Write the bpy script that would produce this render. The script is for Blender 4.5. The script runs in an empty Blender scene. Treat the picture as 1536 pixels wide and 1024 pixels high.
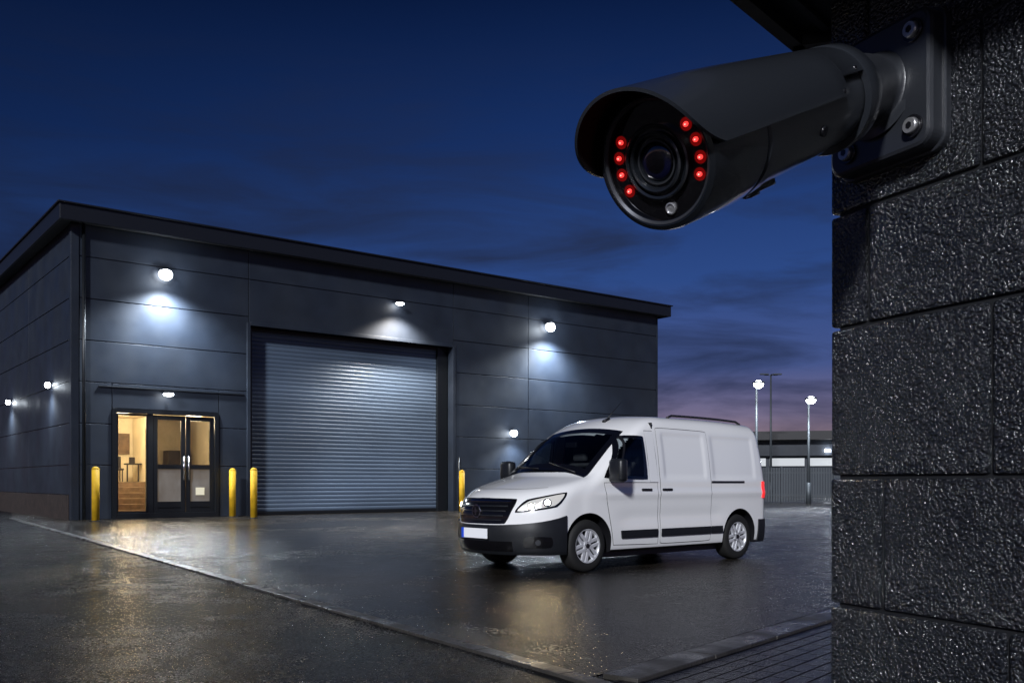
import bpy, bmesh, math, random
import numpy as np
from mathutils import Matrix, Vector
random.seed(4)
sc=bpy.context.scene
sc.view_settings.view_transform='Standard'
try: sc.view_settings.look='None'
except: pass
sc.view_settings.exposure=0
R=math.radians
# ---------------------------------------------------------------- materials
def mat(name,col,rough=.5,metal=0,spec=.5,coat=0,emis=None,es=0,bump=None,var=None,rvar=None,coord='Object',crough=.04):
    m=bpy.data.materials.new(name); m.use_nodes=True
    nt=m.node_tree; b=nt.nodes['Principled BSDF']; L=nt.links
    b.inputs['Base Color'].default_value=(*col,1); b.inputs['Roughness'].default_value=rough
    b.inputs['Metallic'].default_value=metal; b.inputs['Specular IOR Level'].default_value=spec
    b.inputs['Coat Weight'].default_value=coat; b.inputs['Coat Roughness'].default_value=crough
    if emis: b.inputs['Emission Color'].default_value=(*emis,1); b.inputs['Emission Strength'].default_value=es
    tc=nt.nodes.new('ShaderNodeTexCoord')
    def noise(scale,det=4,stretch=None):
        n=nt.nodes.new('ShaderNodeTexNoise'); n.inputs['Scale'].default_value=scale; n.inputs['Detail'].default_value=det
        if stretch:
            mp=nt.nodes.new('ShaderNodeMapping'); mp.inputs['Scale'].default_value=stretch
            L.new(tc.outputs[coord],mp.inputs[0]); L.new(mp.outputs[0],n.inputs['Vector'])
        else: L.new(tc.outputs[coord],n.inputs['Vector'])
        return n
    if var: # (scale, amount, [stretch])
        n=noise(var[0],5,var[2] if len(var)>2 else None)
        mr=nt.nodes.new('ShaderNodeMapRange'); mr.inputs['From Min'].default_value=.3; mr.inputs['From Max'].default_value=.7
        mr.inputs['To Min'].default_value=1-var[1]; mr.inputs['To Max'].default_value=1+var[1]
        L.new(n.outputs['Fac'],mr.inputs['Value'])
        mx=nt.nodes.new('ShaderNodeVectorMath'); mx.operation='SCALE'; mx.inputs[0].default_value=col
        L.new(mr.outputs[0],mx.inputs['Scale']); L.new(mx.outputs[0],b.inputs['Base Color'])
    if rvar: # scale,min,max
        n=noise(rvar[0],4,rvar[3] if len(rvar)>3 else None)
        mr=nt.nodes.new('ShaderNodeMapRange'); mr.inputs['From Min'].default_value=.38; mr.inputs['From Max'].default_value=.62
        mr.inputs['To Min'].default_value=rvar[1]; mr.inputs['To Max'].default_value=rvar[2]
        L.new(n.outputs['Fac'],mr.inputs['Value']); L.new(mr.outputs[0],b.inputs['Roughness'])
    if bump: # scale,strength,dist
        n=noise(bump[0],bump[3] if len(bump)>3 else 4); bp=nt.nodes.new('ShaderNodeBump')
        bp.inputs['Strength'].default_value=bump[1]; bp.inputs['Distance'].default_value=bump[2]
        L.new(n.outputs['Fac'],bp.inputs['Height']); L.new(bp.outputs[0],b.inputs['Normal'])
    return m
M={}
M['clad']=mat('dark_cladding',(.0155,.021,.032),.48,0,.4,var=(1.2,.2),bump=(3,.08,.02),rvar=(.8,.42,.56))
M['fascia']=mat('roof_fascia',(.010,.012,.017),.4,.2)
M['brick']=mat('dark_plinth',(.022,.014,.012),.8,var=(6,.4),bump=(20,.5,.01))
M['roof']=mat('roof_sheet',(.02,.02,.023),.6)
M['frame']=mat('dark_frame',(.009,.011,.014),.35,.3)
M['steel']=mat('galvanised_shutter',(.085,.118,.170),.42,.1,var=(.4,.28,(.5,1,1.5)))
M['yellow']=mat('yellow_paint',(.46,.27,.008),.65,spec=.25,var=(5,.2),bump=(30,.2,.004))
M['black']=mat('black_plastic',(.008,.008,.010),.45,bump=(300,.1,.001))
M['cream']=mat('interior_plaster',(.76,.68,.52),.7,var=(2,.1))
M['wood']=mat('interior_wood',(.14,.09,.055),.5,var=(6,.3))
M['lamp']=mat('lamp_glass',(1,1,1),.3,emis=(.86,.93,1),es=22)
M['lampw']=mat('street_lamp_glass',(1,1,1),.3,emis=(.9,.95,1),es=35)
M['pole']=mat('galvanised_pole',(.06,.07,.08),.5,.3)
M['pale']=mat('fence_paint',(.045,.053,.062),.6,.2)
M['paint']=mat('white_paint',(.86,.86,.86),.20,0,.5,coat=1)
M['trim']=mat('grey_plastic_trim',(.010,.0115,.0145),.40,var=(10,.1),bump=(180,.2,.002))
M['seat']=mat('seat_fabric',(.07,.07,.075),.8,bump=(60,.3,.004))
M['gloss']=mat('gloss_black',(.004,.004,.005),.12,coat=.5)
M['rubber']=mat('tyre_rubber',(.008,.008,.008),.75,bump=(60,.3,.004))
M['alloy']=mat('alloy',(.70,.71,.74),.28,.4)
M['chrome']=mat('chrome',(.75,.76,.78),.12,1)
M['hl']=mat('headlight_lit',(.45,.45,.46),.06,.5,emis=(1,.97,.90),es=.42,coat=1,bump=(55,.8,.008,1))
M['hlb']=mat('headlight_bulb',(1,1,1),.2,emis=(1,.76,.42),es=300)
M['red']=mat('red_lamp',(.4,.01,.01),.2,emis=(1,.03,.03),es=.9,coat=1)
M['plate']=mat('white_plate_glow',(.80,.81,.83),.3,emis=(.8,.85,1),es=.12)  # plate is no lamp; a faint glow is put into its colour
M['blue']=mat('blue_band_glow',(.01,.06,.5),.3,emis=(.02,.1,.9),es=.15)  # faint blue glow added to the band, which is unlit itself
M['cam']=mat('camera_black_satin',(.026,.030,.038),.31,.1,.9,bump=(900,.3,.0007),coat=.9,crough=.14)
M['camm']=mat('camera_bracket_black',(.026,.029,.036),.38,.05,.8,bump=(700,.4,.0009),coat=.3,crough=.2)
M['camr']=mat('camera_front_black',(.012,.014,.018),.18,.1,.9,coat=.8,crough=.08)
M['caminner']=mat('shield_inner_darkened',(.004,.004,.005),.7,0,.2)  # inside of shield darkened in colour to suppress red LED spill
M['cam2']=mat('camera_black_gloss',(.010,.010,.013),.16,0,.6,coat=.6)
M['ring']=mat('highlight_metal',(.10,.105,.12),.30,.7)  # brighter colour so lens ring edges read as highlights
M['cglass']=mat('camera_window',(.004,.004,.005),.05,0,.6,coat=1)
M['lens']=mat('lens_glass',(.0035,.004,.022),.02,0,1,coat=1)
M['pupil']=mat('lens_aperture',(.001,.001,.002),.03,0,1,coat=1)
M['led']=mat('infrared_led',(.6,.01,.01),.3,emis=(1,.05,.045),es=1.6)
M['ledc']=mat('infrared_led_core',(1,.3,.25),.3,emis=(1,.38,.32),es=1.8)
M['ledr']=mat('led_cup_glow',(.03,.002,.002),.2,emis=(1,.01,.01),es=.13)  # cup emits weakly to paint the red glow around each LED
M['screw']=mat('steel_screw',(.6,.6,.62),.3,.75,bump=(300,.3,.001))
M['notice']=mat('paper_notice_glow',(.7,.66,.5),.6,emis=(1,.85,.6),es=.08)  # paper given a slight warm glow of its own
M['kerb']=mat('kerb_concrete',(.042,.039,.035),.35,var=(4,.35),rvar=(3,.2,.5),bump=(40,.5,.01))
M['soffit']=mat('dark_soffit',(.014,.016,.020),.5,bump=(40,.1,.002))
M['win']=mat('lit_window',(.3,.3,.3),.3,emis=(.85,.93,1),es=.38)
# glass for entrance
def glassmat(name,tint,ior=1.5):
    m=bpy.data.materials.new(name); m.use_nodes=True; nt=m.node_tree; nt.nodes.clear()
    o=nt.nodes.new('ShaderNodeOutputMaterial'); t=nt.nodes.new('ShaderNodeBsdfTransparent'); g=nt.nodes.new('ShaderNodeBsdfGlossy')
    t.inputs[0].default_value=(*tint,1); g.inputs['Roughness'].default_value=.03
    f=nt.nodes.new('ShaderNodeFresnel'); f.inputs[0].default_value=ior; x=nt.nodes.new('ShaderNodeMixShader')
    nt.links.new(f.outputs[0],x.inputs[0]); nt.links.new(t.outputs[0],x.inputs[1]); nt.links.new(g.outputs[0],x.inputs[2]); nt.links.new(x.outputs[0],o.inputs[0]); return m
M['glass']=glassmat('door_glass',(.94,.94,.92))
M['glass2']=glassmat('tinted_door_glass',(.52,.52,.52))
M['vglass']=glassmat('van_glass',(.50,.54,.56),1.45)
M['frost']=mat('frosted_glass_glow',(.09,.095,.10),.35,0,.5,var=(3,.3,(1,1,.5)),emis=(1,.72,.45),es=.07)  # dark frosted panel with a faint warm glow painted in
def groundmat(name,col,rmin,rmax,wet_scale,bs,bd,puddle=.5,soft=.12,spec=.4,midw=.1,cvar=.3):
    m=bpy.data.materials.new(name); m.use_nodes=True; nt=m.node_tree; L=nt.links; b=nt.nodes['Principled BSDF']
    g=nt.nodes.new('ShaderNodeNewGeometry'); b.inputs['Specular IOR Level'].default_value=spec
    def N(s,d=5,dist=0):
        n=nt.nodes.new('ShaderNodeTexNoise'); n.inputs['Scale'].default_value=s; n.inputs['Detail'].default_value=d; n.inputs['Distortion'].default_value=dist
        L.new(g.outputs['Position'],n.inputs['Vector']); return n.outputs['Fac']
    def MR(i,a,b_,c,d):
        r=nt.nodes.new('ShaderNodeMapRange'); r.inputs['From Min'].default_value=a; r.inputs['From Max'].default_value=b_; r.inputs['To Min'].default_value=c; r.inputs['To Max'].default_value=d
        L.new(i,r.inputs['Value']); return r.outputs[0]
    def MM(op,a,b_):
        r=nt.nodes.new('ShaderNodeMath'); r.operation=op
        for k,v in ((0,a),(1,b_)):
            if isinstance(v,(int,float)): r.inputs[k].default_value=v
            else: L.new(v,r.inputs[k])
        return r.outputs[0]
    wet=MR(N(wet_scale,4,.4),puddle-soft,puddle+soft,0,1)   # 1 = standing water
    fine=N(bs,2); mid=N(2.2,7)
    vo=nt.nodes.new('ShaderNodeTexVoronoi'); vo.inputs['Scale'].default_value=bs*1.2; L.new(g.outputs['Position'],vo.inputs['Vector']); stone=vo.outputs['Distance']
    sepc=nt.nodes.new('ShaderNodeSeparateColor'); L.new(vo.outputs['Color'],sepc.inputs[0]); grain=sepc.outputs[0]
    rr=MM('ADD',MM('ADD',MR(wet,0,1,rmax,rmin),MR(mid,.35,.65,-.03,.03)),MR(grain,0,1,-.07,.07))
    L.new(rr,b.inputs['Roughness'])
    c=MM('MULTIPLY',MR(mid,.3,.7,1-cvar,1+cvar),MR(grain,0,1,.1,1.9))
    c=MM('MULTIPLY',c,MR(wet,0,1,1.1,.75))
    v=nt.nodes.new('ShaderNodeVectorMath'); v.operation='SCALE'; v.inputs[0].default_value=col; L.new(c,v.inputs['Scale']); L.new(v.outputs[0],b.inputs['Base Color'])
    tex=MM('SUBTRACT',MM('SUBTRACT',fine,.5),MM('MULTIPLY',MM('SUBTRACT',stone,.42),.6))
    h=MM('ADD',MM('MULTIPLY',tex,MR(wet,0,1,1,.35)),MM('MULTIPLY',mid,midw))
    bp=nt.nodes.new('ShaderNodeBump'); bp.inputs['Strength'].default_value=1; bp.inputs['Distance'].default_value=bd
    L.new(h,bp.inputs['Height']); L.new(bp.outputs[0],b.inputs['Normal'])
    return m
M['asphalt']=groundmat('wet_asphalt',(.0042,.0046,.0056),.09,.23,.30,66,.024,puddle=.62,soft=.10,spec=.13,midw=.08)
M['yard']=groundmat('wet_yard_surface',(.018,.0150,.0120),.13,.27,.16,60,.0100,puddle=.50,soft=.20,spec=.38,midw=.06)
def pavermat():
    m=bpy.data.materials.new('wet_pavers'); m.use_nodes=True; nt=m.node_tree; L=nt.links; b=nt.nodes['Principled BSDF']
    g=nt.nodes.new('ShaderNodeNewGeometry'); mp=nt.nodes.new('ShaderNodeMapping'); mp.inputs['Rotation'].default_value=(0,0,R(-50.6))
    L.new(g.outputs['Position'],mp.inputs[0])
    br=nt.nodes.new('ShaderNodeTexBrick'); br.inputs['Scale'].default_value=1; br.inputs['Brick Width'].default_value=.24; br.inputs['Row Height'].default_value=.12
    br.inputs['Mortar Size'].default_value=.007; br.inputs['Mortar Smooth'].default_value=.5; br.inputs['Color1'].default_value=(.010,.0095,.010,1); br.inputs['Color2'].default_value=(.022,.020,.020,1); br.inputs['Mortar'].default_value=(.003,.003,.003,1)
    L.new(mp.outputs[0],br.inputs['Vector']); L.new(br.outputs['Color'],b.inputs['Base Color'])
    n=nt.nodes.new('ShaderNodeTexNoise'); n.inputs['Scale'].default_value=60; L.new(g.outputs['Position'],n.inputs['Vector'])
    mr=nt.nodes.new('ShaderNodeMath'); mr.operation='MULTIPLY_ADD'; L.new(br.outputs['Fac'],mr.inputs[0]); mr.inputs[1].default_value=-1.2; L.new(n.outputs['Fac'],mr.inputs[2])
    bp=nt.nodes.new('ShaderNodeBump'); bp.inputs['Strength'].default_value=1; bp.inputs['Distance'].default_value=.009
    L.new(mr.outputs[0],bp.inputs['Height']); L.new(bp.outputs[0],b.inputs['Normal'])
    rg=nt.nodes.new('ShaderNodeMapRange'); rg.inputs['To Min'].default_value=.24; rg.inputs['To Max'].default_value=.95; L.new(br.outputs['Fac'],rg.inputs['Value']); L.new(rg.outputs[0],b.inputs['Roughness'])
    sg_=nt.nodes.new('ShaderNodeMapRange'); sg_.inputs['To Min'].default_value=.4; sg_.inputs['To Max'].default_value=0; L.new(br.outputs['Fac'],sg_.inputs['Value']); L.new(sg_.outputs[0],b.inputs['Specular IOR Level'])
    return m
M['paver']=pavermat()
def blockmat():
    m=bpy.data.materials.new('painted_block'); m.use_nodes=True; nt=m.node_tree; L=nt.links; b=nt.nodes['Principled BSDF']
    g=nt.nodes.new('ShaderNodeNewGeometry')
    n=nt.nodes.new('ShaderNodeTexNoise'); n.inputs['Scale'].default_value=300; n.inputs['Detail'].default_value=2
    n2=nt.nodes.new('ShaderNodeTexNoise'); n2.inputs['Scale'].default_value=55; n2.inputs['Detail'].default_value=3
    v=nt.nodes.new('ShaderNodeTexVoronoi'); v.feature='SMOOTH_F1'; v.inputs['Scale'].default_value=215; v.inputs['Smoothness'].default_value=.5
    for q in (n,n2,v): L.new(g.outputs['Position'],q.inputs['Vector'])
    a=nt.nodes.new('ShaderNodeMath'); a.operation='SUBTRACT'; L.new(n.outputs['Fac'],a.inputs[0]); L.new(v.outputs['Distance'],a.inputs[1])
    c=nt.nodes.new('ShaderNodeMath'); c.operation='MULTIPLY_ADD'; L.new(n2.outputs['Fac'],c.inputs[0]); c.inputs[1].default_value=.4; L.new(a.outputs[0],c.inputs[2])
    bp=nt.nodes.new('ShaderNodeBump'); bp.inputs['Strength'].default_value=1; bp.inputs['Distance'].default_value=.0056
    L.new(c.outputs[0],bp.inputs['Height']); L.new(bp.outputs[0],b.inputs['Normal'])
    b.inputs['Base Color'].default_value=(.012,.014,.019,1); b.inputs['Roughness'].default_value=.20; b.inputs['Coat Weight'].default_value=1; b.inputs['Coat Roughness'].default_value=.08
    L.new(bp.outputs[0],b.inputs['Coat Normal'])
    return m
M['block']=blockmat()
M['mortar']=mat('mortar',(.006,.007,.009),.7)
# ---------------------------------------------------------------- helpers
def link(o): sc.collection.objects.link(o); return o
def obj(name,me,parent=None,label=None,cat=None,kind=None,group=None,loc=None,mtx=None):
    o=bpy.data.objects.new(name,me); link(o)
    if parent: o.parent=parent
    if mtx is not None: o.matrix_basis=mtx
    if loc: o.location=loc
    if label: o['label']=label
    if cat: o['category']=cat
    if kind: o['kind']=kind
    if group: o['group']=group
    return o
def mesh(name,vs,fs,mats,smooth=False,mi=None):
    me=bpy.data.meshes.new(name); me.from_pydata([tuple(v) for v in vs],[],fs)
    for m in (mats if isinstance(mats,list) else [mats]): me.materials.append(m)
    if smooth:
        for p in me.polygons: p.use_smooth=True
    if mi:
        for p,i in zip(me.polygons,mi): p.material_index=i
    me.update(); return me
class B:
    def __init__(s): s.bm=bmesh.new()
    def box(s,x0,x1,y0,y1,z0,z1,mi=0,bev=0,rot=None,piv=None):
        r=bmesh.ops.create_cube(s.bm,size=1)
        vs=r['verts']
        bmesh.ops.scale(s.bm,vec=(x1-x0,y1-y0,z1-z0),verts=vs); bmesh.ops.translate(s.bm,vec=((x0+x1)/2,(y0+y1)/2,(z0+z1)/2),verts=vs)
        fs=set(f for v in vs for f in v.link_faces)
        if bev:
            es=list(set(e for v in vs for e in v.link_edges))
            q=bmesh.ops.bevel(s.bm,geom=es,offset=bev,segments=2,affect='EDGES',profile=.5); fs=set(q['faces'])|{f for f in fs if f.is_valid}
            vs=list({v for f in fs for v in f.verts})
        for f in fs: f.material_index=mi
        if rot is not None:
            c=Vector(piv) if piv else Vector(((x0+x1)/2,(y0+y1)/2,(z0+z1)/2))
            bmesh.ops.rotate(s.bm,cent=c,matrix=rot,verts=vs)
        return vs
    def cyl(s,p0,p1,r0,r1=None,seg=16,mi=0,caps=True,smooth=True):
        p0=Vector(p0);p1=Vector(p1); r1=r0 if r1 is None else r1
        d=p1-p0; r=bmesh.ops.create_cone(s.bm,cap_ends=caps,segments=seg,radius1=r0,radius2=r1,depth=d.length)
        m=Matrix.Translation((p0+p1)/2)@d.to_track_quat('Z','Y').to_matrix().to_4x4()
        bmesh.ops.transform(s.bm,matrix=m,verts=r['verts'])
        for f in set(f for v in r['verts'] for f in v.link_faces):
            f.material_index=mi; f.smooth=smooth and len(f.verts)==4
        return r['verts']
    def sph(s,c,r,mi=0,sc_=(1,1,1),u=16,v=10):
        q=bmesh.ops.create_uvsphere(s.bm,u_segments=u,v_segments=v,radius=r)
        bmesh.ops.scale(s.bm,vec=sc_,verts=q['verts']); bmesh.ops.translate(s.bm,vec=c,verts=q['verts'])
        for f in set(f for w in q['verts'] for f in w.link_faces): f.material_index=mi; f.smooth=True
    def done(s,name,mats):
        me=bpy.data.meshes.new(name); s.bm.to_mesh(me); s.bm.free()
        for m in (mats if isinstance(mats,list) else [mats]): me.materials.append(m)
        return me
def lathe(prof,seg=64,mats=None,name='lathe',smooth=True,mi=None):
    """prof (r,z) revolve about z"""
    vs=[];fs=[];mm=[]
    for r,z in prof:
        for k in range(seg):
            a=2*math.pi*k/seg; vs.append((r*math.cos(a),r*math.sin(a),z))
    for i in range(len(prof)-1):
        for k in range(seg):
            k2=(k+1)%seg
            fs.append((i*seg+k,i*seg+k2,(i+1)*seg+k2,(i+1)*seg+k)); mm.append(mi[i] if mi else 0)
    me=mesh(name,vs,fs,mats,smooth,mm)
    return me
def sharp(me,ang=35):
    bm=bmesh.new(); bm.from_mesh(me); bmesh.ops.recalc_face_normals(bm,faces=bm.faces)
    for e in bm.edges:
        if len(e.link_faces)==2 and e.calc_face_angle(0)>R(ang): e.smooth=False
    bm.to_mesh(me); bm.free(); return me
def light(name,typ,loc,power,col,parent=None,radius=.1,tgt=None,cone=None,blend=.6):
    l=bpy.data.lights.new(name,typ); l.energy=power; l.color=col
    if typ in('POINT','SPOT'): l.shadow_soft_size=radius
    if typ=='SPOT': l.spot_size=R(cone); l.spot_blend=blend
    o=bpy.data.objects.new(name,l); link(o)
    if parent: o.parent=parent
    o.location=loc
    if tgt is not None: o.rotation_euler=(Vector(tgt)).to_track_quat('-Z','Y').to_euler()
    return o
# ---------------------------------------------------------------- camera
H=1.15
cd=bpy.data.cameras.new('view_camera'); cam=bpy.data.objects.new('view_camera',cd); link(cam)
cam.location=(0,0,H); cam.rotation_euler=(R(90),0,0); cd.sensor_width=36; cd.lens=32.5; cd.shift_y=.1367
cd.clip_start=.05; cd.clip_end=3000; sc.camera=cam
# ---------------------------------------------------------------- world
w=bpy.data.worlds.new('World'); sc.world=w; w.use_nodes=True; nt=w.node_tree; L=nt.links
bg=nt.nodes['Background']; tc=nt.nodes.new('ShaderNodeTexCoord'); sx=nt.nodes.new('ShaderNodeSeparateXYZ'); L.new(tc.outputs['Generated'],sx.inputs[0])
mr=nt.nodes.new('ShaderNodeMapRange'); mr.inputs['From Min'].default_value=0; mr.inputs['From Max'].default_value=.5; L.new(sx.outputs['Z'],mr.inputs['Value'])
cr=nt.nodes.new('ShaderNodeValToRGB'); L.new(mr.outputs[0],cr.inputs[0])
stops=[(0,(.40,.25,.22)),(.07,(.34,.225,.235)),(.14,(.175,.150,.25)),(.24,(.060,.092,.25)),(.42,(.026,.067,.235)),(.66,(.0095,.032,.135)),(.95,(.0024,.0095,.046))]
e=cr.color_ramp.elements
e[0].position=0; e[0].color=(*stops[0][1],1); e[1].position=stops[-1][0]; e[1].color=(*stops[-1][1],1)
for p,c in stops[1:-1]:
    q=e.new(p); q.color=(*c,1)
mp=nt.nodes.new('ShaderNodeMapping'); mp.inputs['Scale'].default_value=(1.3,1.3,7.5); mp.inputs['Location'].default_value=(.4,1.3,.2); L.new(tc.outputs['Generated'],mp.inputs[0])
nz=nt.nodes.new('ShaderNodeTexNoise'); nz.inputs['Scale'].default_value=2.6; nz.inputs['Detail'].default_value=8; nz.inputs['Roughness'].default_value=.58; nz.inputs['Distortion'].default_value=.5; L.new(mp.outputs[0],nz.inputs['Vector'])
c1=nt.nodes.new('ShaderNodeMapRange'); c1.inputs['From Min'].default_value=.45; c1.inputs['From Max'].default_value=.66; L.new(nz.outputs['Fac'],c1.inputs['Value'])
# clouds only low in the sky
c2=nt.nodes.new('ShaderNodeMapRange'); c2.inputs['From Min'].default_value=.44; c2.inputs['From Max'].default_value=.25; c2.inputs['To Max'].default_value=.78; L.new(sx.outputs['Z'],c2.inputs['Value'])
c3=nt.nodes.new('ShaderNodeMath'); c3.operation='MULTIPLY'; L.new(c1.outputs[0],c3.inputs[0]); L.new(c2.outputs[0],c3.inputs[1])
mx=nt.nodes.new('ShaderNodeMix'); mx.data_type='RGBA'; L.new(c3.outputs[0],mx.inputs['Factor']); L.new(cr.outputs[0],mx.inputs['A']); mx.inputs['B'].default_value=(.017,.026,.064,1)
ax=nt.nodes.new('ShaderNodeMapRange'); ax.inputs['From Min'].default_value=-.55; ax.inputs['From Max'].default_value=.05; ax.inputs['To Min'].default_value=.50; ax.inputs['To Max'].default_value=1; L.new(sx.outputs['X'],ax.inputs['Value'])
vm=nt.nodes.new('ShaderNodeVectorMath'); vm.operation='SCALE'; L.new(mx.outputs['Result'],vm.inputs[0]); L.new(ax.outputs[0],vm.inputs['Scale'])
L.new(vm.outputs[0],bg.inputs[0]); bg.inputs[1].default_value=1.0
sl=bpy.data.lights.new('fill_sun','SUN'); sl.energy=3.4; sl.angle=R(5); sl.color=(.93,.95,1); so=bpy.data.objects.new('fill_sun',sl); link(so)  # added fill light from behind the viewpoint, no moon stands there
so.rotation_euler=Vector((.27,.84,-.44)).to_track_quat('-Z','Y').to_euler()
# ---------------------------------------------------------------- ground
def sheet(name,pts,z,m,label):
    me=mesh(name,[(x,y,z) for x,y in pts],[tuple(range(len(pts)))],m)
    if me.polygons[0].normal.z<0: me.flip_normals()
    return obj(name,me,label=label,kind='structure')
sheet('ground',[(-900,-60),(900,-60),(900,1800),(-900,1800)],0,M['asphalt'],'dark wet asphalt ground with puddles')
sheet('road',[(-15.6,28.8),(.42,5.38),(30.4,41.9),(90,120),(-70,130)],.004,M['yard'],'wet worn concrete and asphalt loading yard')
sheet('pavement',[(.5,5.2),(30.5,41.6),(60,0),(5,-8)],.008,M['paver'],'wet grey block paving beside the wall')
def strip(name,p0,p1,wd,h,label):
    p0=Vector(p0);p1=Vector(p1); d=(p1-p0); ln=d.length; b=B(); n=int(ln/0.92); 
    if n>60: n=60
    st=ln/n
    for i in range(n): b.box(i*st+.004,(i+1)*st-.004,-wd/2,wd/2,-.05,h,bev=.006)
    me=b.done(name,M['kerb']); o=obj(name,me,label=label,kind='structure'); o.location=(p0.x,p0.y,0); o.rotation_euler=(0,0,math.atan2(d.y,d.x)); return o
strip('kerb',(-15.6,28.8),(.33,5.47),.13,.022,'flush concrete edging kerb across the wet yard')
strip('kerb',(.33,5.47),(3.9,-.4),.13,.022,'flush concrete edging kerb across the wet yard')
strip('kerb',(.62,5.33),(14,21.5),.24,.03,'low concrete kerb beside block paving')
# ---------------------------------------------------------------- warehouse
ang=math.atan2(.617,.787); CX,CY=-13.1,27.5
wh=obj('warehouse',None,label='large dark grey clad warehouse with roller shutter',cat='building'); wh.location=(CX,CY,0); wh.rotation_euler=(0,0,ang)
def BW(t,d,z): return Vector((CX+.787*t-.617*d,CY+.617*t+.787*d,z))
WT=25.2; DP=26; TOP=8.86
ent=(1.14,4.45,3.39); rol=(5.47,13.75,6.42)
zl=[.0,1.65,2.9,4.15,5.4,6.65,7.9,TOP]
b=B()
def facade(x0,x1,z0,z1): # backing + panels
    b.box(x0,x1,.03,.3,z0,z1,mi=1)
    cuts=[z0]+[z for z in zl if z0+.3<z<z1-.15]+[z1]
    vc=[x0]+[v for v in (5.47,17.5) if x0+.1<v<x1-.1]+[x1]
    for i in range(len(cuts)-1):
        for j in range(len(vc)-1):
            b.box(vc[j]+.012,vc[j+1]-.012,0,.05,cuts[i]+.014,cuts[i+1]-.014,bev=.006)
facade(.2,ent[0],0,4.15); facade(ent[0],ent[1],ent[2],4.15); facade(ent[1],rol[0],0,4.15); facade(.2,rol[0],4.15,TOP)
facade(rol[0],rol[1],rol[2],TOP); facade(rol[1],WT,0,TOP)
# corner post
b.box(-.03,.2,-.03,.2,0,TOP,bev=.01)
b.box(WT,WT+.06,-.02,.25,0,TOP)
obj('wall',b.done('front_wall',[M['clad'],M['frame']]),wh)
b=B()
b.box(.03,.3,.3,DP,0,TOP,mi=1)
vc=[.2,6.2,12.2,18.2,DP]
cz=[.75,1.65,2.9,4.15,5.4,6.65,7.9,TOP]
for i in range(len(cz)-1):
    for j in range(4): b.box(-.0,.05,vc[j]+.012,vc[j+1]-.012,cz[i]+.014,cz[i+1]-.014,bev=.006)
b.box(WT-.3,WT,.31,DP,0,TOP); b.box(.3,WT-.3,DP-.3,DP,0,TOP)
obj('wall',b.done('side_wall',[M['clad'],M['frame']]),wh)
b=B(); b.box(-.05,.06,.21,DP,0,.74); obj('plinth',b.done('plinth',M['brick']),wh)
b=B()
b.box(-.34,WT+.42,-.37,DP+.4,TOP+.003,TOP+.12,mi=1)
b.box(-.42,WT+.5,-.45,-.37,TOP-.05,TOP+.42,bev=.012); b.box(-.42,-.34,-.369,DP+.4,TOP-.05,TOP+.42,bev=.012); b.box(WT+.42,WT+.5,-.369,DP+.4,TOP-.05,TOP+.42,bev=.012)
b.box(-.48,WT+.56,-.52,-.32,TOP+.422,TOP+.47,bev=.01); b.box(-.48,-.28,-.31,DP+.4,TOP+.422,TOP+.47,bev=.01)
b.box(-.25,WT+.3,-.25,DP,TOP+.14,TOP+.3,mi=1)
obj('roof',b.done('roof',[M['fascia'],M['roof']]),wh)
# roller shutter
sh=obj('shutter_door',None,wh); 
x0,x1=5.72,13.25; RC=.5; vs=[];fs=[];zs=0.12;pr=[]; sp=.142
while zs<6.35:
    pr+=[(0,zs),(-.014,zs+.014),(-.022,zs+.06),(-.020,zs+.105),(-.010,zs+.128),(0,zs+.133)]; zs+=sp
for y,z in pr: vs+=[(x0,RC+y,z),(x1,RC+y,z)]
for i in range(len(pr)-1): fs.append((2*i,2*i+1,2*i+3,2*i+2))
obj('shutter_curtain',mesh('curtain',vs,fs,M['steel']),sh)
b=B(); b.box(x0,x1,RC-.05,RC+.03,0.01,.12,bev=.01); obj('bottom_rail',b.done('bottom_rail',M['frame']),sh)
b=B(); b.box(5.47,5.72,.31,RC+.1,0,6.42,bev=.01); b.box(13.25,13.72,RC-.15,RC+.1,0,6.42,bev=.01); b.box(5.72,13.25,RC-.08,RC+.1,6.25,6.42)
obj('guide_rail',b.done('guide',M['frame']),sh)
b=B(); b.box(13.75,13.95,.31,RC+.2,0,6.5); b.box(5.2,5.469,.31,RC+.2,0,6.5); b.box(5.47,13.75,.31,RC+.2,6.43,6.55)
b.box(5.40,5.52,-.05,0.31,0,6.45,bev=.01); b.box(13.70,13.82,-.05,.31,0,6.45,bev=.01); b.box(5.52,13.70,-.05,.02,6.36,6.48,bev=.01)
obj('door_surround',b.done('surround',M['clad']),sh)
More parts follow.
